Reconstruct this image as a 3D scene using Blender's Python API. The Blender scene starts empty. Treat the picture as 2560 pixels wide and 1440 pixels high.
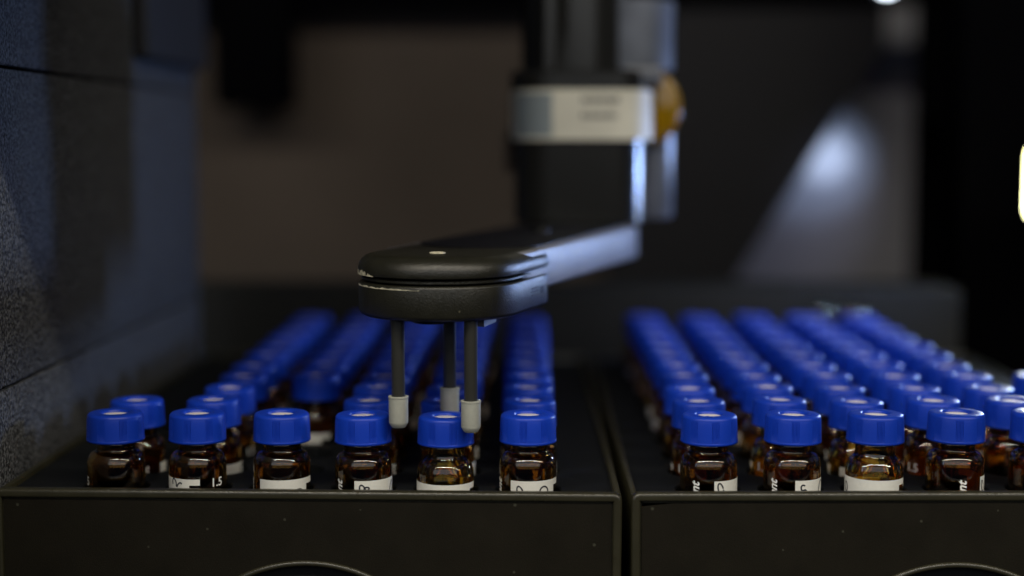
import bpy, bmesh, math, random
from mathutils import Vector, Matrix
random.seed(7)
S = bpy.context.scene
C = S.collection
S.unit_settings.system = 'METRIC'
S.unit_settings.scale_length = 0.01          # one unit is one centimetre
R_ = math.radians

# ------------------------------------------------------------------ camera
CAM = Vector((0.0, -30.4, 7.14))
PITCH, YAW, FPX = math.atan(370 / 3750), math.atan(35 / 3750), 3750.0
cd = bpy.data.cameras.new('camera'); cam = bpy.data.objects.new('camera', cd); C.objects.link(cam)
cam.location = CAM
cam.rotation_euler = (math.pi / 2 - PITCH, 0, YAW)
cd.sensor_width = 36; cd.lens = 36 * FPX / 2560
cd.clip_start = 0.5; cd.clip_end = 600
cd.dof.use_dof = True; cd.dof.focus_distance = 30.35; cd.dof.aperture_fstop = 0.047
cd.dof.aperture_blades = 0
S.camera = cam

# ------------------------------------------------------------------ world and view
w = bpy.data.worlds.new('World'); S.world = w; w.use_nodes = True
w.node_tree.nodes['Background'].inputs[0].default_value = (0.30, 0.45, 1.0, 1)
w.node_tree.nodes['Background'].inputs[1].default_value = 0.022
S.view_settings.view_transform = 'Standard'; S.view_settings.look = 'None'
S.view_settings.exposure = 0; S.view_settings.gamma = 1; S.view_settings.use_curve_mapping = False

# ------------------------------------------------------------------ lamps
def area(name, loc, target, sx, sy, radiance, col, spread=180):
    l = bpy.data.lights.new(name, 'AREA'); l.shape = 'RECTANGLE'; l.size = sx; l.size_y = sy
    l.energy = radiance * math.pi * sx * sy; l.color = col; l.spread = R_(spread)
    o = bpy.data.objects.new(name, l); C.objects.link(o); o.location = loc
    o.rotation_euler = (Vector(target) - Vector(loc)).to_track_quat('-Z', 'Y').to_euler()
    return o
WARM = (1.0, 0.95, 0.80)
area('room_tube_lamp', (-58, -44, 60), (-58, 0, 1), 158, 2.3, 58, WARM)
area('room_tube_lamp', (66, -44, 60), (66, 0, 1), 82, 2.3, 58, WARM)
area('room_orange_rail_glow', (0, -52, 56), (0, 0, 1), 220, 1.6, 6.0, (1.0, 0.35, 0.08))
area('room_window_light', (0, -74, 36), (0, 0, 3), 190, 44, 0.95, (0.96, 0.98, 1.0))
area('room_window_edge', (-98, -58, 34), (0, 0, 3), 12, 44, 3.2, (0.45, 0.62, 1.0))
area('side_lamp_beam', (18.8, 19.3, 6.0), (-4, 6, 4), 1.6, 2.2, 400, (0.28, 0.46, 1.0))
def spot(name, loc, target, watts, cone, col):
    l = bpy.data.lights.new(name, 'SPOT'); l.energy = watts; l.color = col; l.spot_size = R_(cone); l.spot_blend = 1.0
    l.shadow_soft_size = 0.0
    o = bpy.data.objects.new(name, l); C.objects.link(o); o.location = loc
    o.rotation_euler = (Vector(target) - Vector(loc)).to_track_quat('-Z', 'Y').to_euler()
spot('rear_spot_lamp', (18.5, 30, 7.6), (13.95, 40, 6.3), 15000, 15, (0.66, 0.80, 1.0))
spot('rear_spot_halo', (18.5, 30, 7.6), (13.6, 40, 6.0), 5500, 32, (0.52, 0.70, 1.0))
spot('rear_flood_lamp', (18.5, 30, 7.6), (11.2, 40, 4.2), 2600, 56, (0.72, 0.76, 1.0))

# ------------------------------------------------------------------ materials
def mat(name, col, rough=0.5, spec=0.5, metal=0, trans=0, ior=1.5, emis=None, es=0, coat=0,
        bump=0, bscale=20, bstretch=(1, 1, 1), vary=0, vscale=3, specks=0, speck_col=(0.3, 0.3, 0.25), rvary=0, bdist=0.02, ramp=(0.3, 0.72), ssize=0.055, per_obj=0):
    m = bpy.data.materials.new(name); m.use_nodes = True
    nt = m.node_tree; b = nt.nodes['Principled BSDF']; I = b.inputs
    I['Base Color'].default_value = (*col, 1); I['Roughness'].default_value = rough
    I['Specular IOR Level'].default_value = spec; I['Metallic'].default_value = metal
    I['Transmission Weight'].default_value = trans; I['IOR'].default_value = ior
    I['Coat Weight'].default_value = coat
    if emis: I['Emission Color'].default_value = (*emis, 1); I['Emission Strength'].default_value = es
    tc = nt.nodes.new('ShaderNodeTexCoord'); N = nt.nodes.new; L = nt.links.new
    def noise(scale, detail=4, stretch=(1, 1, 1)):
        mp = N('ShaderNodeMapping'); mp.inputs['Scale'].default_value = stretch
        n = N('ShaderNodeTexNoise'); n.inputs['Scale'].default_value = scale; n.inputs['Detail'].default_value = detail
        L(tc.outputs['Object'], mp.inputs[0]); L(mp.outputs[0], n.inputs['Vector']); return n
    last = None
    if vary:
        n = noise(vscale, 5); r = N('ShaderNodeValToRGB')
        r.color_ramp.elements[0].position, r.color_ramp.elements[1].position = ramp
        r.color_ramp.elements[0].color = (*[c * (1 - vary) for c in col], 1)
        r.color_ramp.elements[1].color = (*[min(1, c * (1 + vary)) for c in col], 1)
        L(n.outputs['Fac'], r.inputs[0]); last = r.outputs[0]
    if specks:
        v = N('ShaderNodeTexVoronoi'); v.inputs['Scale'].default_value = specks
        L(tc.outputs['Object'], v.inputs['Vector'])
        lt = N('ShaderNodeMath'); lt.operation = 'LESS_THAN'; lt.inputs[1].default_value = ssize
        L(v.outputs['Distance'], lt.inputs[0])
        cs = N('ShaderNodeSeparateColor'); L(v.outputs['Color'], cs.inputs[0])
        gt = N('ShaderNodeMath'); gt.operation = 'GREATER_THAN'; gt.inputs[1].default_value = 0.72
        L(cs.outputs[0], gt.inputs[0])
        mu = N('ShaderNodeMath'); mu.operation = 'MULTIPLY'; L(lt.outputs[0], mu.inputs[0]); L(gt.outputs[0], mu.inputs[1])
        mx = N('ShaderNodeMix'); mx.data_type = 'RGBA'
        mx.inputs[6].default_value = (*col, 1); mx.inputs[7].default_value = (*speck_col, 1)
        if last: L(last, mx.inputs[6])
        L(mu.outputs[0], mx.inputs[0]); last = mx.outputs[2]
    if last and per_obj:
        oi = N('ShaderNodeObjectInfo'); mr = N('ShaderNodeMapRange'); hs = N('ShaderNodeHueSaturation')
        mr.inputs['To Min'].default_value = 1 - per_obj; mr.inputs['To Max'].default_value = 1 + per_obj
        L(oi.outputs['Random'], mr.inputs[0]); L(mr.outputs[0], hs.inputs['Value']); L(last, hs.inputs['Color']); last = hs.outputs[0]
    if last: L(last, I['Base Color'])
    if rvary:
        n = noise(vscale * 2.3, 6); mr = N('ShaderNodeMapRange')
        mr.inputs['To Min'].default_value = max(0.02, rough - rvary); mr.inputs['To Max'].default_value = rough + rvary
        L(n.outputs['Fac'], mr.inputs[0]); L(mr.outputs[0], I['Roughness'])
    if bump:
        n = noise(bscale, 3, bstretch); bp = N('ShaderNodeBump'); bp.inputs['Strength'].default_value = bump
        bp.inputs['Distance'].default_value = bdist
        L(n.outputs['Fac'], bp.inputs['Height']); L(bp.outputs[0], I['Normal'])
    return m
M = dict(
    cap=mat('blue_cap_plastic', (0.006, 0.040, 0.42), 0.36, 0.32, bump=0.12, bscale=60, specks=2.6, speck_col=(0.05, 0.22, 0.6), per_obj=0.12, rvary=0.07),
    amber=mat('amber_glass', (0.68, 0.39, 0.09), 0.0, 0.5, trans=1, ior=1.58),
    amber_light=mat('pale_amber_glass', (0.90, 0.65, 0.14), 0.0, 0.5, trans=1, ior=1.58),
    clear=mat('clear_glass', (0.92, 0.95, 0.95), 0.0, 0.5, trans=1),
    septum=mat('white_septum', (0.90, 0.84, 0.78), 0.4),
    paper=mat('label_paper', (0.72, 0.72, 0.66), 0.7, 0.2, bump=0.15, bscale=50, vary=0.03, vscale=12),
    print=mat('white_print', (0.8, 0.8, 0.76), 0.6, 0.2),
    ink=mat('dark_ink', (0.02, 0.02, 0.03), 0.5),
    tray=mat('tray_plastic', (0.028, 0.026, 0.014), 0.30, 0.6, bump=0.22, bscale=38, vary=0.12, vscale=2, specks=3.0, ssize=0.07, speck_col=(0.06, 0.06, 0.04), rvary=0.08),
    panel=mat('tray_panel_plastic', (0.012, 0.0105, 0.007), 0.5, 0.12, bump=0.25, bscale=45, vary=0.15, vscale=1.2, specks=2.6, ssize=0.085, speck_col=(0.045, 0.045, 0.032), rvary=0.06),
    rack=mat('rack_plastic', (0.009, 0.010, 0.011), 0.6, 0.08, bump=0.2, bscale=30, specks=2.2, speck_col=(0.10, 0.12, 0.13)),
    wall=mat('grained_wall_plastic', (0.078, 0.08, 0.082), 0.55, 0.35, bump=1.0, bscale=13, bstretch=(1, 1, 0.55), vary=0.9, vscale=15, bdist=0.12, ramp=(0.40, 0.62)),
    raised=mat('raised_plate_plastic', (0.03, 0.03, 0.032), 0.6, 0.2),
    dark=mat('black_plastic', (0.008, 0.008, 0.010), 0.5, 0.12),
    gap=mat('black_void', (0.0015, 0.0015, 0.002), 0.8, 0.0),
    brown=mat('brown_grey_panel', (0.044, 0.036, 0.031), 0.7, 0.05, vary=0.25, vscale=0.08),
    ledge=mat('grey_ledge', (0.022, 0.023, 0.023), 0.6, 0.06, vary=0.15, vscale=0.1),
    grey=mat('grey_back_panel', (0.14, 0.14, 0.16), 0.5, 0.1, vary=0.2, vscale=0.08),
    head=mat('moulded_black_plastic', (0.015, 0.0145, 0.009), 0.34, 0.6, bump=0.5, bscale=32, specks=3.2, speck_col=(0.16, 0.15, 0.10), vary=0.2, vscale=3, rvary=0.08),
    rod=mat('rod_black', (0.030, 0.030, 0.025), 0.28, 0.8, bump=0.1, bscale=30, specks=4, speck_col=(0.15, 0.15, 0.13)),
    link=mat('anodised_link', (0.19, 0.19, 0.21), 0.42, 0.5, metal=0.2, bump=0.2, bscale=20, bstretch=(1, 1, 4), vary=0.15, vscale=0.8),
    worn=mat('worn_edge', (0.55, 0.52, 0.38), 0.6, 0.3, vary=0.5, vscale=9),
    sleeve=mat('grey_rubber', (0.38, 0.39, 0.34), 0.6, 0.3, bump=0.3, bscale=25, specks=7, speck_col=(0.75, 0.75, 0.68), vary=0.06, vscale=6),
    motor=mat('motor_black', (0.020, 0.020, 0.018), 0.22, 0.7, metal=0.35),
    tape=mat('white_tape', (0.62, 0.61, 0.52), 0.5, 0.4, vary=0.08, vscale=1),
    tape_grey=mat('grey_tape', (0.22, 0.26, 0.28), 0.5, 0.4),
    bracket=mat('pale_bracket', (0.11, 0.125, 0.16), 0.33, 0.5, vary=0.4, vscale=0.6),
    flex=mat('orange_flex', (0.34, 0.19, 0.002), 0.12, 0.8, trans=0.35),
    lamp=mat('lamp_glow', (1, 1, 1), 0.5, emis=(1.0, 0.98, 0.50), es=22),
    led=mat('led_glow', (1, 1, 1), 0.5, emis=(0.70, 0.82, 1.0), es=1.15),
    led2=mat('led_glow_bright', (1, 1, 1), 0.5, emis=(0.80, 0.92, 1.0), es=8),
)

# ------------------------------------------------------------------ helpers
def link_mesh(name, verts, faces, m, parent=None, smooth=True, angle=35):
    me = bpy.data.meshes.new(name); me.from_pydata([tuple(v) for v in verts], [], faces)
    bm = bmesh.new(); bm.from_mesh(me); bmesh.ops.recalc_face_normals(bm, faces=bm.faces)
    if smooth:
        for f in bm.faces: f.smooth = True
        for e in bm.edges:
            if len(e.link_faces) == 2 and e.calc_face_angle(0) > R_(angle): e.smooth = False
    bm.to_mesh(me); bm.free()
    me.materials.append(m)
    o = bpy.data.objects.new(name, me); C.objects.link(o)
    if parent: o.parent = parent
    return o
def empty(name, loc=(0, 0, 0)):
    o = bpy.data.objects.new(name, None); o.empty_display_size = 0.3; C.objects.link(o); o.location = loc; return o
def tag(o, label=None, cat=None, group=None, kind=None):
    if label: o['label'] = label
    if cat: o['category'] = cat
    if group: o['group'] = group
    if kind: o['kind'] = kind
    return o
def box(x0, x1, y0, y1, z0, z1, bev=0.0, seg=2):
    bm = bmesh.new()
    bmesh.ops.create_cube(bm, size=1)
    for v in bm.verts:
        v.co = Vector(((x0 + x1) / 2 + v.co.x * (x1 - x0), (y0 + y1) / 2 + v.co.y * (y1 - y0), (z0 + z1) / 2 + v.co.z * (z1 - z0)))
    if bev: bmesh.ops.bevel(bm, geom=bm.edges[:], offset=bev, segments=seg, affect='EDGES', profile=0.5)
    bm.verts.index_update()
    r = ([v.co.copy() for v in bm.verts], [[v.index for v in f.verts] for f in bm.faces]); bm.free(); return r
def add_box(name, m, parent, *a, **k):
    v, f = box(*a, **k); return link_mesh(name, v, f, m, parent)
def lathe(profile, n=48, closed=False, mod=None, cx=0, cy=0):
    """profile: list of (r, z); mod(angle, index) scales the radius"""
    vs, fs = [], []
    for i, (r, z) in enumerate(profile):
        for k in range(n):
            a = 2 * math.pi * k / n; rr = r + (mod(a, i) if mod else 0)
            vs.append((cx + rr * math.cos(a), cy + rr * math.sin(a), z))
    P = len(profile)
    for i in range(P - 1 + (1 if closed else 0)):
        j = (i + 1) % P
        for k in range(n):
            l = (k + 1) % n
            fs.append((i * n + k, i * n + l, j * n + l, j * n + k))
    return vs, fs
def lathe_capped(profile, n=48, **k):
    vs, fs = lathe(profile, n, **k)
    fs.append(tuple(range(n))); fs.append(tuple((len(profile) - 1) * n + q for q in range(n)))
    return vs, fs
def layered(outline, levels):
    """outline: dense closed convex 2-D loop, counter-clockwise; levels: (z, inset)"""
    n = len(outline); nor = []
    for i in range(n):
        a = Vector(outline[i - 1]); b = Vector(outline[(i + 1) % n]); t = (b - a)
        t = t.normalized() if t.length > 1e-9 else Vector((1, 0)); nor.append(Vector((-t.y, t.x)))
    vs, fs = [], []
    for z, ins in levels:
        for p, q in zip(outline, nor): vs.append((p[0] + q.x * ins, p[1] + q.y * ins, z))
    for i in range(len(levels) - 1):
        for k in range(n):
            l = (k + 1) % n; fs.append((i * n + k, i * n + l, (i + 1) * n + l, (i + 1) * n + k))
    fs.append(tuple(range(n))); fs.append(tuple((len(levels) - 1) * n + k for k in range(n)))
    return vs, fs
def round_rect(cx, cy, hx, hy, r, n=8):
    pts = []
    for sx, sy, a0 in ((1, 1, 0), (-1, 1, 90), (-1, -1, 180), (1, -1, 270)):
        for k in range(n + 1):
            a = R_(a0 + 90 * k / n); pts.append((cx + sx * (hx - r) + r * math.cos(a), cy + sy * (hy - r) + r * math.sin(a)))
    return pts
def merge(*parts):
    vs, fs = [], []
    for v, f in parts:
        b = len(vs); vs += list(v); fs += [tuple(i + b for i in q) for q in f]
    return vs, fs
def text_tri(body, size, shear=0.0, offset=0.0, extrude=0.0):
    cu = bpy.data.curves.new('t', 'FONT'); cu.body = body; cu.size = size; cu.shear = shear; cu.offset = offset
    cu.extrude = extrude; cu.resolution_u = 3
    o = bpy.data.objects.new('t', cu); C.objects.link(o)
    bpy.context.view_layer.update()
    me = bpy.data.meshes.new_from_object(o.evaluated_get(bpy.context.evaluated_depsgraph_get()))
    bm = bmesh.new(); bm.from_mesh(me); bmesh.ops.triangulate(bm, faces=bm.faces)
    bm.verts.index_update()
    r = ([v.co.copy() for v in bm.verts], [[v.index for v in f.verts] for f in bm.faces]); bm.free()
    bpy.data.objects.remove(o); bpy.data.curves.remove(cu); bpy.data.meshes.remove(me)
    return r
def wrap(verts, R, thetac, zc, lift=0.0):
    """flat (u, v) wrapped on a cylinder; theta 0 faces the camera (-Y), positive to the right"""
    out = []
    for v in verts:
        th = thetac + v[0] / R; rr = R + lift + (v[2] if len(v) > 2 else 0)
        out.append((rr * math.sin(th), -rr * math.cos(th), zc + v[1]))
    return out

# ------------------------------------------------------------------ setting: floor and machine walls
o = add_box('floor', M['dark'], None, -40, 60, -12, 60, -4.2, -4.0); tag(o, kind='structure')
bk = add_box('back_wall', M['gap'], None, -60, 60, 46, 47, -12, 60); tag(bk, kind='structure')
Wx = -10.68
wl = empty('side_wall', (Wx, 5, -4))
tag(wl, 'grained charcoal side wall with two horizontal seams left of the vials', 'wall panel')
def wpart(name, m, *a, **k):
    o = add_box(name, m, wl, *a, **k); o.location = -wl.location; return o
for z0, z1 in ((-4.0, 2.03), (2.09, 8.60), (8.67, 20)):
    wpart('wall_panel', M['wall'], Wx - 1.2, Wx, -8, 18.3, z0, z1, bev=0.035, seg=3)
wpart('wall_backing', M['gap'], Wx - 1.6, Wx - 0.12, -7.9, 18.2, -3.9, 19.9)
wpart('raised_plate', M['raised'], Wx - 0.05, Wx + 0.45, 10.6, 18.25, 9.35, 19.5, bev=0.2, seg=4)

oc = add_box('unseen_light_blocker', M['gap'], None, -22, -1.3, -3.6, -3.2, 11.0, 26, bev=0.1)  # out of view, added to shade the rear left rows from room light
tag(oc, 'added unseen black plate shading the rear rows of the left tray', 'light blocker')
bl = add_box('back_ledge', M['ledge'], None, -12, 14.8, 20.2, 23, -4, 2.18, bev=0.25, seg=3)
tag(bl, 'low grey ledge running across behind the vial trays', 'ledge')
bw = add_box('brown_partition', M['brown'], None, -17, 6.5, 36, 37, -4, 15)
tag(bw, 'brownish grey rear panel behind the robot arm', 'panel')
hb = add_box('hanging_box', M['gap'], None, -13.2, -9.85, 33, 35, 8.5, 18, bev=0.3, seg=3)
tag(hb, 'black square housing hanging in the upper left background', 'housing')
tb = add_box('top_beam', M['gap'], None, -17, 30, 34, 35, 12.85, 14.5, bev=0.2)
tag(tb, 'black crossbeam along the top edge of the background', 'beam')
gp = add_box('grey_panel', M['grey'], None, 5, 18.0, 40, 41, -4, 20)
tag(gp, 'grey rear panel with a soft pool of bluish light, right background', 'panel')
# slanted dark plate in front of the grey panel: outline at its own depth, 0.8 thick
def plate(name, pts, y0, y1, m):
    n = len(pts); vs = [(x, y0, z) for x, z in pts] + [(x, y1, z) for x, z in pts]
    fs = [tuple(range(n)), tuple(range(n, 2 * n))] + [(i, (i + 1) % n, n + (i + 1) % n, n + i) for i in range(n)]
    return link_mesh(name, vs, fs, m, None, smooth=False)
sp = plate('slanted_plate', [(3.5, -4), (7.2, -4), (7.2, -0.4), (9.0, 1.0), (15.3, 11.2), (15.3, 20), (3.5, 20)], 34.5, 35.3, M['dark'])
tag(sp, 'black plate with a slanted edge right of the robot column', 'plate')
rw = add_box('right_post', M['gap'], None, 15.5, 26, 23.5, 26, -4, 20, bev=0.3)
tag(rw, 'wide black post filling the far right background', 'post')

# ------------------------------------------------------------------ lamps one sees
l1 = empty('side_lamp', (17.93, 19.6, 5.75)); tag(l1, 'glowing white rounded lamp at the right picture edge', 'lamp')
v, f = layered([(x, z) for x, z in round_rect(0, 0, 1.25, 1.22, 0.35)], [(0, 0), (0.12, 0), (0.18, 0.05)])
v = [(a, -c, b) for a, b, c in v]
link_mesh('lens', v, f, M['lamp'], l1)
add_box('housing', M['dark'], l1, -1.1, 1.35, 0.03, 0.8, -1.35, 1.35, bev=0.15)
add_box('added_beam_blocker', M['gap'], l1, -0.7, 0.9, -2.4, 0.6, -2.15, -1.5, bev=0.1)  # out-of-frame plate added to keep the side beam off the rear deck
def bulb(name, label, loc, r, m):
    e = empty(name, loc); tag(e, label, 'lamp')
    prof = [(r * math.cos(R_(a)), r * math.sin(R_(a))) for a in range(-80, 81, 16)]
    v, f = lathe_capped(prof, 24); link_mesh('bulb', v, f, m, e)
    v, f = lathe_capped([(r * 1.15, -r * 0.4), (r * 1.15, 0)], 24)
    v = [(a, c + r * 0.9 + 0.2, b) for a, b, c in v]; link_mesh('base', v, f, M['dark'], e)
bulb('ceiling_lamp', 'small bright lamp at the top right picture edge', (12.6, 22.9, 12.62), 0.42, M['led2'])

# ------------------------------------------------------------------ trays
PITCHV = 1.70; ROWS = 11
def tray(x_first, width, x_left, roll, rx, label):
    xc = x_left + width / 2
    t = empty('vial_tray', (xc, -1.2, -2.6)); tag(t, label, 'tray', 'vial trays side by side')
    off = Vector((xc, 0, 0))
    Lc = -t.location
    def put(o): o.location = Vector((0, 1.2, 2.6)); return o      # geometry below is written around x = xc
    x0, x1 = -width / 2, width / 2; yb = (ROWS - 1) * PITCHV + 1.45
    zt = 0.20
    # rack plate with a real hole round every vial
    xs = x_first - xc; hole = 0.66; n = 24; h = PITCHV / 2
    vs, fs = [], []
    for c in range(6):
        for r in range(ROWS):
            cx, cy = xs + c * PITCHV, r * PITCHV; b = len(vs); sq = []
            for k in range(n):
                a = 2 * math.pi * k / n; ca, sa = math.cos(a), math.sin(a); q = h / max(abs(ca), abs(sa))
                sq.append((cx + ca * q, cy + sa * q, 0))
            vs += sq
            vs += [(cx + (hole + 0.03) * math.cos(2 * math.pi * k / n), cy + (hole + 0.03) * math.sin(2 * math.pi * k / n), 0) for k in range(n)]
            vs += [(cx + hole * math.cos(2 * math.pi * k / n), cy + hole * math.sin(2 * math.pi * k / n), -0.03) for k in range(n)]
            vs += [(cx + hole * math.cos(2 * math.pi * k / n), cy + hole * math.sin(2 * math.pi * k / n), -0.5) for k in range(n)]
            for s in range(3):
                for k in range(n):
                    l = (k + 1) % n; fs.append((b + s * n + k, b + s * n + l, b + (s + 1) * n + l, b + (s + 1) * n + k))
    # corners of every square cell are reached exactly (24 divides 8); border strips
    xa, xb = xs - h, xs + 5 * PITCHV + h; ya, yc = -h, (ROWS - 1) * PITCHV + h
    for (p, q, r, s) in ((x0 + .1, xa, -1.1, yb - .1), (xb, x1 - .1, -1.1, yb - .1), (xa, xb, -1.1, ya), (xa, xb, yc, yb - .1)):
        b = len(vs); vs += [(p, r, 0), (q, r, 0), (q, s, 0), (p, s, 0)]; fs.append((b, b + 1, b + 2, b + 3))
    put(link_mesh('rack_plate', vs, fs, M['rack'], t))
    put(add_box('side_wall', M['tray'], t, x0, x0 + 0.14, -1.05, yb, -3.9, 0.12, bev=0.04))
    put(add_box('side_wall', M['tray'], t, x1 - 0.14, x1, -1.05, yb, -3.9, 0.12, bev=0.04))
    put(add_box('rear_wall', M['tray'], t, x0 + 0.145, x1 - 0.145, yb - 0.14, yb, -3.9, 0.12, bev=0.04))
    put(add_box('base', M['tray'], t, x0 + 0.145, x1 - 0.145, -1.0, yb - 0.145, -2.2, -2.0))
    # front: rounded frame, inset panel with round finger recess
    def xz(loop, levels):      # levels given as (y, inset)
        v, f = layered(loop, levels); return [(a, c, b) for a, b, c in v], f
    zlow = -4.6
    lo = round_rect(0, (zt + zlow) / 2, width / 2, (zt - zlow) / 2, 0.17, 6)
    def ring(outer, insets_y):
        n = len(outer); nor = []
        for i in range(n):
            a = Vector(outer[i - 1]); b = Vector(outer[(i + 1) % n]); tt = (b - a).normalized(); nor.append(Vector((-tt.y, tt.x)))
        vs, fs = [], []
        for ins, y in insets_y:
            for p, q in zip(outer, nor): vs.append((p[0] + q.x * ins, y, p[1] + q.y * ins))
        for i in range(len(insets_y) - 1):
            for k in range(n):
                l = (k + 1) % n; fs.append((i * n + k, i * n + l, (i + 1) * n + l, (i + 1) * n + k))
        return vs, fs
    prof = [(0.02, -0.98), (0.0, -1.02)] + [(0.07 - 0.07 * math.cos(R_(a)), -1.13 - 0.07 * math.sin(R_(a))) for a in range(0, 91, 15)] \
        + [(0.10, -1.20)] + [(0.13 + 0.05 * math.sin(R_(a)), -1.15 - 0.05 * math.cos(R_(a))) for a in range(0, 91, 18)] + [(0.18, -1.10), (0.21, -1.10), (0.215, -1.14)]
    v, f = ring(lo, prof)
    put(link_mesh('front_frame', v, f, M['tray'], t, angle=50))
    # panel with the recess cut out: fan between rectangle and circle
    RX, RZ = 3.05, -1.22 - 3.05
    px0, px1, pz1, pz0 = x0 + 0.21, x1 - 0.21, zt - 0.21, zlow + 0.2
    def panel():
        n = 96; vs, fs = [], []
        for k in range(n):
            a = 2 * math.pi * k / n; ca, sa = math.cos(a), math.sin(a)
            sx = ((px1 - rx) if ca > 0 else (rx - px0)) / abs(ca) if abs(ca) > 1e-6 else 1e9
            sz = ((pz1 - RZ) if sa > 0 else (RZ - pz0 + 4)) / abs(sa) if abs(sa) > 1e-6 else 1e9
            q = min(abs(sx), abs(sz)); vs.append((rx + ca * q, -1.14, RZ + sa * q))
        vs += [(rx + math.cos(2 * math.pi * k / n) * RX, -1.14, RZ + math.sin(2 * math.pi * k / n) * RX) for k in range(n)]
        for k in range(n):
            l = (k + 1) % n; fs.append((k, l, n + l, n + k))
        # true rectangle corners
        for cx_, cz_ in ((px1, pz1), (px0, pz1)):
            best = sorted(range(n), key=lambda k: (vs[k][0] - cx_) ** 2 + (vs[k][2] - cz_) ** 2)[:2]
            b = len(vs); vs.append((cx_, -1.14, cz_)); fs.append((best[0], best[1], b))
        return vs, fs
    put(link_mesh('front_panel', *panel(), M['panel'], t, smooth=False))
    rim = [(RX + 0.0, -1.139)] + [(RX - 0.06 + 0.06 * math.cos(R_(a)), -1.14 - 0.06 * math.sin(R_(a))) for a in range(15, 181, 15)] + [(RX - 0.125, -1.0)]
    v, f = lathe([(r, y) for r, y in rim], 96); v = [(a + rx, c, RZ + b) for a, b, c in v]
    fr = put(link_mesh('recess_rim', v, f, M['tray'], t, angle=60))
    v, f = lathe_capped([(RX - 0.12, -1.02), (RX - 0.5, -0.99), (0.5, -0.98)], 96); v = [(a + rx, c, RZ + b) for a, b, c in v]
    put(link_mesh('finger_recess', v, f, M['rack'], t))
    t.rotation_euler = (0, roll, 0)
    return t
tray(-8.46, 12.54, -10.64, R_(0.35), -0.02, 'left black tray of blue capped vials, beside the grained wall')
tray(3.76, 12.4, 2.11, R_(-0.22), 0.28, 'right black tray full of blue capped vials, cut by the frame edge')

# ------------------------------------------------------------------ vials
RB = 0.585
def bottle_prof(sloped):
    # outside, bottom to top, then inside back down: a closed glass wall 1 mm thick
    if not sloped:
        sh = [(RB, 0.44)] + [(RB - 0.18 + 0.18 * math.cos(R_(a)), 0.485 + 0.275 * math.sin(R_(a))) for a in range(6, 79, 6)] + [(0.415, 0.770), (0.398, 0.79), (0.392, 0.82), (0.39, 0.88)]
        inn = [(0.30, 0.84), (0.30, 0.76), (0.33, 0.70), (0.38, 0.66), (0.44, 0.61), (0.475, 0.55), (0.485, 0.47)]
    else:
        sh = [(RB, 0.32)] + [(RB - 0.30 + 0.30 * math.cos(R_(a)), 0.36 + 0.36 * math.sin(R_(a))) for a in range(8, 57, 8)] + [(0.425, 0.685), (0.405, 0.72), (0.394, 0.77), (0.39, 0.86)]
        inn = [(0.30, 0.84), (0.30, 0.72), (0.33, 0.62), (0.39, 0.52), (0.45, 0.42), (0.48, 0.30)]
    up = [(0.39, 0.93), (0.33, 0.97), (0.30, 0.93)]
    return [(0.02, -1.97), (0.50, -1.97), (0.56, -1.95), (RB, -1.88)] + sh + [(0.39, 0.93), (0.36, 1.0), (0.31, 1.0)] + inn + [(0.485, -1.70), (0.42, -1.82), (0.02, -1.84)]
def mesh_of(vf, m, name, angle=40):
    o = link_mesh(name, *vf, m, None, angle=angle); me = o.data; bpy.data.objects.remove(o); return me
bottle_me = mesh_of(lathe_capped(bottle_prof(False), 64), M['amber'], 'bottle')
bottle2_me = mesh_of(lathe_capped(bottle_prof(True), 64), M['amber_light'], 'bottle')
clear_me = mesh_of(lathe_capped(bottle_prof(False), 48), M['clear'], 'bottle')
# cap: origin at its top centre
RC = 0.583; HC = 0.585
def cap_mod_factory(idx_side):
    def mod(a, i):
        if i not in idx_side: return 0
        d = math.degrees(a) % 45 - 22.5
        if abs(d) > 8.2: return 0
        return -0.014 if round((d + 8.2) / 0.6818) % 4 == 2 else 0
    return mod
cp = [(0.40, -HC), (RC - 0.012, -HC), (RC + 0.004, -HC + 0.012), (RC + 0.004, -HC + 0.045), (RC, -HC + 0.055)]
side0 = len(cp); cp += [(RC - 0.001, -HC + 0.065), (RC - 0.006, -0.35), (RC - 0.014, -0.13), (RC - 0.018, -0.105)]; side1 = len(cp)
cp += [(RC - 0.020, -0.095)] + [(RC - 0.095 + 0.075 * math.cos(R_(a)), -0.085 + 0.08 * math.sin(R_(a))) for a in range(10, 91, 12)]
cp += [(0.45, 0.0), (0.33, 0.0), (0.300, -0.006), (0.285, -0.022), (0.272, -0.075), (0.20, -0.078)]
cap_me = mesh_of(lathe(cp, 528, mod=cap_mod_factory(range(side0, side1))), M['cap'], 'cap', angle=60)
cap_far_me = mesh_of(lathe(cp, 48), M['cap'], 'cap', angle=60)
sept_me = mesh_of(lathe_capped([(0.268, -0.12), (0.268, -0.062), (0.25, -0.055), (0.01, -0.052)], 40), M['septum'], 'septum')
def emboss():
    v, f = text_tri('Agilent', 0.155, shear=0.0, offset=0.0, extrude=0.0)
    w_ = max(p.x for p in v); out = []
    for p in v:
        th = (p.x - w_ / 2) / 0.40; rr = 0.365 + p.y
        out.append((rr * math.sin(th), rr * math.cos(th), 0.006))
    b = len(out); top = out; sk = [(x, y, -0.002) for x, y, z in out]
    bm = bmesh.new(); vv = [bm.verts.new(p) for p in out]
    for t in f:
        try: bm.faces.new([vv[i] for i in t])
        except ValueError: pass
    r = bmesh.ops.extrude_face_region(bm, geom=bm.faces[:])
    for g in r['geom']:
        if isinstance(g, bmesh.types.BMVert): g.co.z -= 0.007
    bm.verts.index_update()
    res = ([x.co.copy() for x in bm.verts], [[x.index for x in q.verts] for q in bm.faces]); bm.free(); return res
emb_me = mesh_of(emboss(), M['cap'], 'embossed_text', angle=20)

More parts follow.
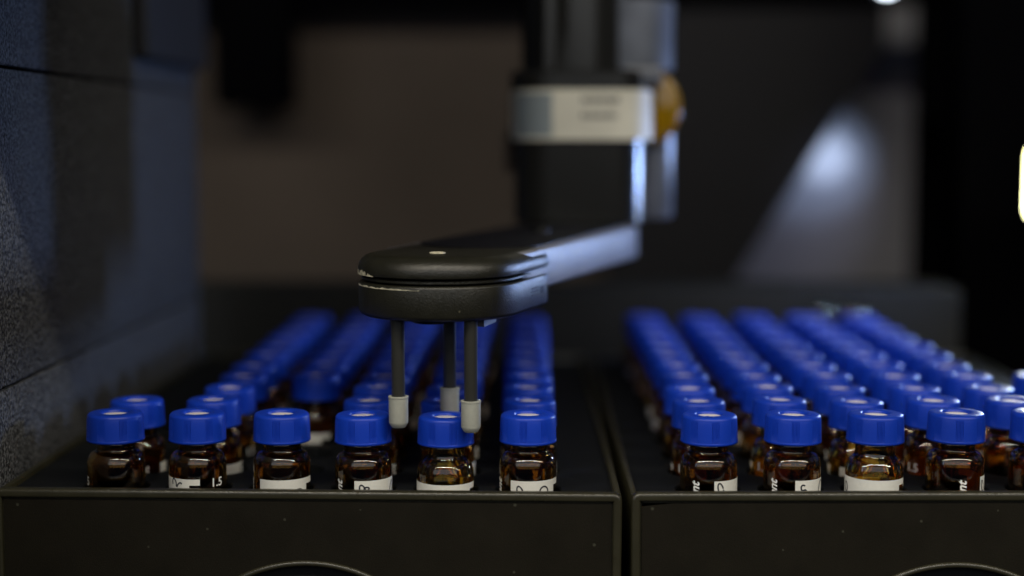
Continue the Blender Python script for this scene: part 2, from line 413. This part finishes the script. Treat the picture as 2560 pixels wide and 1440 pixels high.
def patch(a0, a1, z0, z1, R):
    n = max(2, int((a1 - a0) / 4)); vs, fs = [], []
    for k in range(n + 1):
        a = R_(a0 + (a1 - a0) * k / n)
        j = 0.004 * math.sin(k * 2.3)
        vs += [(R * math.sin(a), -R * math.cos(a), z0), (R * math.sin(a), -R * math.cos(a), z1 + j * 0.3)]
    for k in range(n): fs.append((2 * k, 2 * k + 2, 2 * k + 3, 2 * k + 1))
    return vs, fs
RL = RB + 0.004
def label_mesh(a0, width, top):
    return merge(patch(a0, a0 + width, -1.3, top, RL), patch(a0 + width, a0 + width + 21, top - 0.125, top, RL))
def strokes(marks, a0, top):
    """marks: (u from label left edge in cm, dz below the top, ru, rv, tilt, start, end)"""
    vs, fs = [], []
    for u, dz, ru, rv, tilt, s, e in marks:
        n = 26; b = len(vs); wd = 0.016
        for k in range(n + 1):
            a = R_(s + (e - s) * k / n)
            for q in (-wd, wd):
                x, y = (ru + q) * math.cos(a), (rv + q) * math.sin(a)
                c_, s_ = math.cos(tilt), math.sin(tilt)
                vs.append(wrap([(u + x * c_ - y * s_, -dz + x * s_ + y * c_)], RL, R_(a0), top, 0.003)[0])
        for k in range(n): fs.append((b + 2 * k, b + 2 * k + 1, b + 2 * k + 3, b + 2 * k + 2))
    return vs, fs
t15 = text_tri('1.5', 0.25, offset=0.004)
tag_ = text_tri('Agilent', 0.26, shear=0.3, offset=0.007)
w15 = max(p.x for p in t15[0]); wag = max(p.x for p in tag_[0])
def grad_mesh(a_center, ztop):
    v = [(p.x - w15 / 2, p.y, 0) for p in t15[0]]
    return wrap(v, RL, R_(a_center), ztop - 0.175, 0.001), t15[1]
def word_mesh(a_center, ztop):
    v = [(-p.y + 0.08, p.x - wag, 0) for p in tag_[0]]
    return wrap(v, RL, R_(a_center), ztop, 0.001), tag_[1]

ORD = ['front', 'second', 'third', 'fourth', 'fifth', 'sixth', 'seventh', 'eighth', 'ninth', 'tenth', 'rearmost']
COLN = ['first', 'second', 'third', 'fourth', 'fifth', 'sixth']
ZC = 1.56
def obj_of(name, me, parent):
    o = bpy.data.objects.new(name, me); C.objects.link(o); o.parent = parent; return o
lab_std = [None] * 4
def std_meshes():
    # a few shared label/print meshes for the vials behind the front row
    for i, (a0, wd) in enumerate(((0, 104), (0, 98), (0, 110), (0, 100))):
        lab = mesh_of(label_mesh(a0, wd, 0.22 - 0.02 * i), M['paper'], 'paper_label')
        st = mesh_of(strokes([(0.3 + 0.15 * i, 0.2, 0.08, 0.13, 0.3, 20, 340)], a0, 0.2), M['ink'], 'handwritten_stroke')
        gr = mesh_of(grad_mesh(a0 + wd + 34 + 21, 0.22), M['print'], 'volume_mark')
        wo = mesh_of(word_mesh(a0 - 37, 0.20), M['print'], 'printed_word')
        lab_std[i] = (lab, st, gr, wo)
std_meshes()

def vial(tray_i, col, row, x, y, dz=0.0, lean=(0, 0), rot=None, front=None, label=None, sloped=False, deep=0.0):
    side = ('left', 'right')[tray_i]
    e = empty('sample_vial', (x, y, dz - deep))
    grp = 'blue capped vials in the %s tray' % side
    if label is None:
        label = 'blue capped amber vial in %s tray, %s row from front, %s column from left' % (side, ORD[row], COLN[col])
    tag(e, label, 'vial', grp)
    e.rotation_euler = (R_(lean[0]), R_(lean[1]), 0)
    b = obj_of('bottle', bottle2_me if sloped else bottle_me, e)
    c = obj_of('cap', cap_me if row < 3 else cap_far_me, e); c.location = (0, 0, ZC)
    c.rotation_euler = (0, 0, random.uniform(0, 6.28))
    s = obj_of('septum', sept_me, c)
    if front:
        c.rotation_euler.z = R_(front.get('cap', 0))
        em = obj_of('embossed_text', emb_me, c); em.rotation_euler = (0, 0, R_(front.get('word', 0)))
        if 'label' in front:
            a0, wd, tp = front['label']
            link_mesh('paper_label', *label_mesh(a0, wd, tp), M['paper'], b)
            if front.get('marks'):
                for mk in front['marks']: link_mesh('handwritten_stroke', *strokes([mk], a0, tp), M['ink'], b)
        if 'grad' in front: link_mesh('volume_mark', *grad_mesh(*front['grad']), M['print'], b, smooth=False)
        if 'text' in front: link_mesh('printed_word', *word_mesh(*front['text']), M['print'], b, smooth=False)
    else:
        rr = random.uniform(0, 6.28) if rot is None else R_(rot)
        i = random.randrange(4); lab, st, gr, wo = lab_std[i]
        kids = [('paper_label', lab)]
        if row < 4: kids += [('handwritten_stroke', st), ('volume_mark', gr), ('printed_word', wo)]
        b.rotation_euler = (0, 0, rr)
        for nme, me in kids: obj_of(nme, me, b)
    return e

XL = [-8.46, -6.775, -5.03, -3.35, -1.66, 0.04]
XR = [3.76, 5.475, 7.16, 8.81, 10.52, 12.2]
T = 0.27      # height of the label top on the front vials
FL = [
    dict(cap=8, word=-60, grad=(-66, T)),
    dict(cap=14, word=-52, label=(-118, 113, T), marks=[(0.80, 0.10, 0.055, 0.09, 0.3, -60, 190), (0.93, 0.17, 0.05, 0.10, -0.5, 60, 200)], grad=(52, T + 0.0)),
    dict(cap=20, word=170, label=(-40, 104, T - 0.01), text=(-76, T), marks=[(0.86, 0.26, 0.09, 0.05, 0.0, 0, 180)]),
    dict(cap=4, word=-160, label=(-12, 110, T), text=(-49, T + 0.01), marks=[(0.17, 0.19, 0.055, 0.11, 0.35, 0, 360), (0.25, 0.16, 0.05, 0.03, 0, 0, 360), (0.92, 0.22, 0.06, 0.15, -0.2, 0, 360)]),
    dict(cap=-4, word=-150, label=(-100, 161, T - 0.05)),
    dict(cap=13, word=-62, label=(-36, 98, T - 0.01), text=(-73, T), marks=[(0.22, 0.24, 0.06, 0.14, 0.35, 0, 330), (0.72, 0.24, 0.10, 0.12, 0, 0, 330)]),
]
FLT = ['amber vial with dark blank front, front row, nearest the grained wall',
       'vial with handwritten label and white 1.5 mark, front row, second from wall',
       'front row vial with plain white label, third from the grained wall',
       'front row vial left of the gripper with sideways print and two scribbles',
       'golden amber vial under the three gripper fingers, front row',
       'front row vial at the right end of the left tray']
for c in range(6):
    zz = [0.015, 0.02, 0.015, -0.01, -0.045, 0.0][c]
    vial(0, c, 0, XL[c], 0, dz=zz, lean=(random.uniform(-.5, .5), [0.2, 0.6, 0.4, 0, 0.6, 0.2][c]), front=FL[c], label=FLT[c], sloped=(c == 4))
FR = [
    dict(cap=-16, word=172, label=(5, 104, T), text=(-33, T), marks=[(0.14, 0.17, 0.055, 0.13, 0.3, 0, 350)]),
    dict(cap=18, word=-160, label=(-3, 104, T + 0.005), text=(-48, T + 0.02), marks=[(0.17, 0.15, 0.05, 0.06, 0.3, 30, 320), (0.20, 0.27, 0.06, 0.08, 0.2, 0, 300), (0.66, 0.2, 0.05, 0.16, -0.3, 60, 300)]),
    dict(cap=20, word=-20, label=(-100, 145, T), marks=[(0.2, 0.22, 0.05, 0.1, 0.2, 0, 360), (0.95, 0.28, 0.07, 0.04, 0, 0, 360)], grad=(74, T)),
    dict(cap=14, word=0, label=(43, 90, T + 0.03), text=(0, T + 0.0), marks=[(0.10, 0.20, 0.045, 0.12, 0.3, 0, 350)]),
    dict(cap=5, word=100, label=(90, 90, T)),
]
FRT = ['front row vial at the left end of the right tray, sideways print and one scribble',
       'front row vial with two scribbles on its label, second in the right tray',
       'golden amber vial with white label, front row, third in the right tray',
       'front row vial with sideways print facing forward, fourth in the right tray',
       'front row vial cut off by the right picture edge']
for c in range(5):
    zz = [0.0, 0.01, 0.025, 0.05, 0.06][c]
    vial(1, c, 0, XR[c], 0, dz=zz, lean=(random.uniform(-.5, .5), [0.2, 0.3, 0.4, 0.3, 0][c]), front=FR[c], label=FRT[c], sloped=(c == 2))
for r in range(1, ROWS):
    for c in range(6):
        y = r * PITCHV
        if not ((c == 0 and r > 1) or (c == 2 and r < 3)):
            vial(0, c, r, XL[c] + random.uniform(-.03, .03), y + random.uniform(-.03, .03), dz=random.uniform(-.015, .02),
                 lean=(random.uniform(-.8, .8), random.uniform(-.8, .8)))
        if c < 5 or r == 3:
            vial(1, c, r, XR[c] + random.uniform(-.03, .03), y + random.uniform(-.03, .03), dz=random.uniform(-.015, .03),
                 lean=(random.uniform(-.8, .8), random.uniform(-.8, .8)), sloped=(c == 2 and r == 1) or (c == 1 and r == 1))
# uncapped clear flasks standing behind the right tray
def flask(x, y, label):
    e = empty('glass_flask', (x, y, -1.0)); tag(e, label, 'flask', 'clear flasks behind the right tray')
    prof = [(0.02, -2.5), (0.45, -2.5), (0.52, -2.35), (0.52, 2.35)] + [(0.52 * math.cos(R_(a)), 2.35 + 0.5 * math.sin(R_(a))) for a in range(10, 81, 10)]
    inn = [(r - 0.06 if r > 0.2 else r, z - 0.06 if z > 0 else z + 0.06) for r, z in prof]
    v, f = lathe_capped(prof + inn[::-1], 40); link_mesh('bulb', v, f, M['clear'], e)
flask(9.75, 19.3, 'left blurred clear round glass at the rear of right tray')
flask(10.86, 19.35, 'right blurred clear round glass at the rear of right tray')

# ------------------------------------------------------------------ robot arm
ra = empty('robot_arm', (1.5, 12.0, -4.0))
tag(ra, 'black robot arm with taped column and three rubber tipped gripper fingers', 'robot arm')
def rp(name, vf, m, parent=None, angle=35, smooth=True):
    o = link_mesh(name, *vf, m, parent or ra, smooth=smooth, angle=angle)
    if parent is None: o.location = -ra.location
    return o
d = Vector((0.297, 0.955)).normalized(); nr = Vector((d.y, -d.x))     # arm direction, right-hand normal
CH = Vector((-1.77, 0.62)); RH = 1.70
zc = CAM.z
def stadium(Cc, R, length, n=40, flat_end=True, corner=0.08):
    """round front end, straight sides running back for `length`; counter-clockwise"""
    pts = []
    a0 = math.atan2(-nr.y, -nr.x)         # left side direction
    for k in range(n + 1):
        a = a0 + math.pi * k / n
        pts.append(tuple(Cc + R * Vector((math.cos(a), math.sin(a)))))
    m_ = 8
    e1 = Cc + d * length
    if flat_end:
        for k in range(1, m_): pts.append(tuple(Cc + nr * R + d * (length - corner) * k / m_))
        for k in range(4): a = R_(k * 30); pts.append(tuple(e1 - d * corner + nr * (R - corner) + (nr * math.cos(a) + d * math.sin(a)) * corner))
        for k in range(4): a = R_(90 + k * 30); pts.append(tuple(e1 - d * corner - nr * (R - corner) + (nr * math.cos(a) + d * math.sin(a)) * corner))
        for k in range(m_ - 1, 0, -1): pts.append(tuple(Cc - nr * R + d * (length - corner) * k / m_))
    return pts
def hz(h): return zc - h
def shell(Cc, R, length, levels):
    loops = [stadium(Cc, R - ins, length, corner=0.03) for z, ins in levels]; n = len(loops[0]); vs, fs = [], []
    for lp, (z, ins) in zip(loops, levels): vs += [(p[0], p[1], z) for p in lp]
    for i in range(len(levels) - 1):
        for k in range(n):
            l = (k + 1) % n; fs.append((i * n + k, i * n + l, (i + 1) * n + l, (i + 1) * n + k))
    fs.append(tuple(range(n))); fs.append(tuple((len(levels) - 1) * n + k for k in range(n)))
    return vs, fs
# lower head body
ol = stadium(CH, RH, 2.10, corner=0.05)
bev = [(hz(3.58), 0.10), (hz(3.54), 0.03), (hz(3.48), 0.0), (hz(2.93), 0.0)] + [(hz(2.93 - 0.05 * math.sin(R_(a))), 0.06 - 0.06 * math.cos(R_(a))) for a in (25, 50, 75, 90)]
hbod = rp('head_body', shell(CH, RH, 2.10, bev), M['head'], angle=40)
# neck between the two shells
rp('head_seam', layered(stadium(CH, RH - 0.14, 2.3, corner=0.05), [(hz(2.90), 0), (hz(2.70), 0)]), M['gap'])
rp('seam_strip', layered(stadium(CH, RH - 0.06, 2.2, corner=0.05), [(hz(2.845), 0.02), (hz(2.83), 0), (hz(2.79), 0), (hz(2.775), 0.02)]), M['head'])
# top cover with its wide soft edge
tc_ = [(hz(2.74), 0.06), (hz(2.72), 0.01), (hz(2.68), 0.0), (hz(2.62), 0.0)] + [(hz(2.62 - 0.30 * math.sin(R_(a))), 0.34 * (1 - math.cos(R_(a)))) for a in range(12, 91, 13)] + [(hz(2.315), 0.5)]
cov = rp('head_cover', shell(CH, RH + 0.01, 2.14, tc_), M['head'], angle=40)
# pivot screw hole in the cover
v, f = lathe([(0.17, hz(2.32)), (0.16, hz(2.295)), (0.12, hz(2.295)), (0.10, hz(2.305)), (0.02, hz(2.305))], 32, cx=-1.82, cy=0.35)
rp('screw', (v, f), M['worn'])
# worn bright patches on the left edges of both shells
def wear(zlo, zhi, r0, a_s, a_e, seed):
    rnd = random.Random(seed); vs, fs = [], []; n = 46; base = math.atan2(-nr.y, -nr.x)
    for k in range(n + 1):
        a = base + R_(a_s + (a_e - a_s) * k / n); h_ = rnd.uniform(0.15, 1.0) * (zhi - zlo) * (0.3 + 0.7 * math.sin(math.pi * k / n))
        for t_ in (0, 1):
            z = zlo + h_ * t_; rr = r0
            p = CH + rr * Vector((math.cos(a), math.sin(a))); vs.append((p.x, p.y, z))
    for k in range(n): fs.append((2 * k, 2 * k + 2, 2 * k + 3, 2 * k + 1))
    return vs, fs
rp('worn_edge', wear(hz(2.735), hz(2.60), RH + 0.014, 10, 58, 3), M['worn'])
rp('worn_edge', wear(hz(2.96), hz(2.915), RH + 0.004, 0, 96, 4), M['worn'])
# scuffed recess on the right face of the head
def face_rect(s0, s1, h0, h1, out, th, m, name):
    base = CH + nr * RH; pts = []
    for s in (s0, s1):
        for h_ in (h0, h1):
            for o_ in (out, out - th):
                p = base + d * s + nr * o_; pts.append((p.x, p.y, hz(h_)))
    fs = [(0, 2, 6, 4), (1, 3, 7, 5), (0, 1, 3, 2), (4, 5, 7, 6), (0, 1, 5, 4), (2, 3, 7, 6)]
    rp(name, (pts, fs), m, smooth=False)
for i in range(3): face_rect(0.9, 1.42, 3.10 + i * 0.07, 3.13 + i * 0.07, 0.008, 0.02, M['dark'], 'vent_slot')
face_rect(1.55, 1.78, 3.12, 3.27, 0.008, 0.02, M['dark'], 'vent_slot')
# arm link
lk = layered(stadium(CH + d * 1.2, RH - 0.05, 10.0, corner=0.3), [(hz(3.20), 0.06), (hz(3.16), 0.01), (hz(3.12), 0.0), (hz(2.42), 0.0), (hz(2.36), 0.02), (hz(2.335), 0.07)])
rp('arm_link', lk, M['link'])
rp('arm_top_plate', layered(stadium(CH + d * 2.7, RH - 0.30, 8.0, corner=0.3), [(hz(2.34), 0.0), (hz(2.30), 0.0), (hz(2.285), 0.02)]), M['dark'])
v, f = lathe_capped([(0.22, hz(2.29)), (0.22, hz(2.20)), (0.15, hz(2.17))], 24, cx=0.35, cy=6.9); rp('arm_bolt', (v, f), M['motor'])
# boss and bracket below the head
v, f = lathe_capped([(0.36, hz(3.72)), (0.40, hz(3.69)), (0.42, hz(3.5))], 40, cx=-1.95, cy=0.1); rp('boss', (v, f), M['motor'])
rp('bracket', layered([(-1.15, 0.0), (-0.85, -0.15), (-0.62, 0.75), (-0.95, 0.85)], [(hz(3.78), 0), (hz(3.5), 0)]), M['link'], smooth=False)
# fingers
def finger(x, y, ztip, tilt=0):
    lathe_r = lathe_capped([(0.137, ztip + 0.3), (0.137, hz(3.50))], 32, cx=0, cy=0)
    o = rp('finger_rod', lathe_r, M['rod']); o.location = Vector((x, y, 0)) - ra.location
    L = 0.64
    pr = [(0.02, ztip), (0.135, ztip), (0.15, ztip + 0.015), (0.192, ztip + 0.09), (0.197, ztip + 0.11), (0.199, ztip + L - 0.05), (0.206, ztip + L - 0.03), (0.206, ztip + L - 0.005), (0.198, ztip + L), (0.15, ztip + L), (0.139, ztip + L - 0.04)]
    s = link_mesh('rubber_sleeve', *lathe_capped(pr, 40), M['sleeve'], o, angle=18)
finger(-2.58, -0.42, 1.345)
finger(-1.105, -0.62, 1.29)
finger(-1.61, 0.95, 1.30)
# column: motor housing, tape, collar, upper tube
MX, MY = 1.47, 12.0
def rr_layers(cx, cy, hx, hy, r, levels): return layered(round_rect(cx, cy, hx, hy, r, 16), levels)
def wrap_strip(xa, xb, h0, h1, off=0.012):
    pts = [(p[0], p[1]) for p in round_rect(MX + 0.08, MY, 1.95 + off, 1.82 + off, 1.2 + off, 40) if p[1] < MY and xa <= p[0] <= xb]
    pts.sort(key=lambda p: p[0])
    vs, fs = [], []
    for x, y in pts: vs += [(x, y, hz(h0)), (x, y, hz(h1))]
    for k in range(len(pts) - 1): fs.append((2 * k, 2 * k + 2, 2 * k + 3, 2 * k + 1))
    return vs, fs
rp('motor_housing', rr_layers(MX, MY, 1.80, 1.75, 1.15, [(hz(2.28), 0.06), (hz(2.24), 0.0), (hz(0.0), 0.0), (hz(-0.02), 0.03)]), M['motor'])
rp('white_tape', rr_layers(MX + 0.08, MY, 1.95, 1.82, 1.2, [(hz(0.0), 0.0), (hz(-1.33), 0.0), (hz(-1.36), 0.03)]), M['tape'])
def front_patch(x0, x1, h0, h1, y, m, name):
    rp(name, box(x0, x1, y, y + 0.02, hz(h0), hz(h1)), m, smooth=False)
FY = MY - 1.82 - 0.012
rp('grey_tape_end', wrap_strip(-0.30, 0.72, -0.10, -1.27), M['tape_grey'])
for i, (hh, x0, x1) in enumerate(((-1.00, 1.5, 2.5), (-0.58, 1.5, 2.45))):
# the two printed lines on the tape: unreadable short strokes
    rnd = random.Random(i + 5); vs, fs = [], []; x = x0
    while x < x1:
        wd = rnd.uniform(0.03, 0.08); b = len(vs); hgt = rnd.uniform(0.10, 0.17)
        vs += [(x, FY - 0.004, hz(hh)), (x + wd, FY - 0.004, hz(hh)), (x + wd, FY - 0.004, hz(hh) + hgt), (x, FY - 0.004, hz(hh) + hgt)]
        fs.append((b, b + 1, b + 2, b + 3)); x += wd + rnd.uniform(0.02, 0.05)
    rp('printed_line', (vs, fs), M['ink'], smooth=False)
rp('collar', rr_layers(MX + 0.02, MY, 1.92, 1.8, 1.2, [(hz(-1.37), 0.0), (hz(-1.80), 0.0), (hz(-1.88), 0.08)]), M['motor'])
v, f = lathe_capped([(1.45, hz(-1.86)), (1.45, hz(-9))], 64, cx=MX - 0.15, cy=MY); rp('upper_column', (v, f), M['motor'])
rp('upper_rib', layered(round_rect(0.62, MY - 1.42, 0.18, 0.14, 0.06, 4), [(hz(-1.9), 0), (hz(-9), 0)]), M['motor'])
# pale curved guard on the right of the upper column
def arc_wall(cx, cy, r, th, a0, a1, z0, z1):
    n = 24; vs, fs = [], []
    for k in range(n + 1):
        a = R_(a0 + (a1 - a0) * k / n)
        for rr, z in ((r, z0), (r, z1), (r - th, z1), (r - th, z0)): vs.append((cx + rr * math.cos(a), cy + rr * math.sin(a), z))
    for k in range(n):
        for q in range(4): fs.append((4 * k + q, 4 * k + 4 + q, 4 * k + 4 + (q + 1) % 4, 4 * k + (q + 1) % 4))
    fs += [(0, 1, 2, 3), (4 * n, 4 * n + 1, 4 * n + 2, 4 * n + 3)]
    return vs, fs
rp('column_guard', arc_wall(2.9, 12.4, 1.25, 0.12, -115, 20, hz(-1.95), hz(-3.85)), M['bracket'])
rp('guard_cap', arc_wall(2.9, 12.4, 1.27, 0.4, -112, 15, hz(-3.55), hz(-3.80)), M['bracket'])
rp('guard_foot', box(2.6, 3.7, 10.6, 11.2, hz(-1.45), hz(-1.98), bev=0.1), M['bracket'])
# slim back cylinder beside the motor and the orange flex loop
v, f = lathe_capped([(0.55, hz(2.2)), (0.62, hz(2.1)), (0.62, hz(-0.3))], 40, cx=3.55, cy=12.3); rp('side_cylinder', (v, f), M['bracket'])
pts = [(3.45 + 0.84 * math.cos(R_(a)), hz(-0.9) + 1.02 * math.sin(R_(a))) for a in range(-90, 91, 9)]
v, f = layered(pts, [(0, 0.12), (0.06, 0.03), (0.14, 0), (0.6, 0), (0.68, 0.03), (0.74, 0.12)])
rp('orange_flex_cable', ([(a, 11.3 + c, b) for a, b, c in v], f), M['flex'], angle=60)
rp('side_tab', box(-0.62, -0.30, 11.6, 12.0, hz(0.9), hz(-0.25), bev=0.08), M['brown'])

# ------------------------------------------------------------------ render settings
cy = S.cycles
cy.use_denoising = True
try: cy.denoiser = 'OPENIMAGEDENOISE'
except Exception: pass
cy.max_bounces = 14; cy.transmission_bounces = 12; cy.glossy_bounces = 5; cy.diffuse_bounces = 3; cy.transparent_max_bounces = 8
cy.caustics_reflective = False; cy.caustics_refractive = True
cy.sample_clamp_indirect = 4; cy.blur_glossy = 0.3
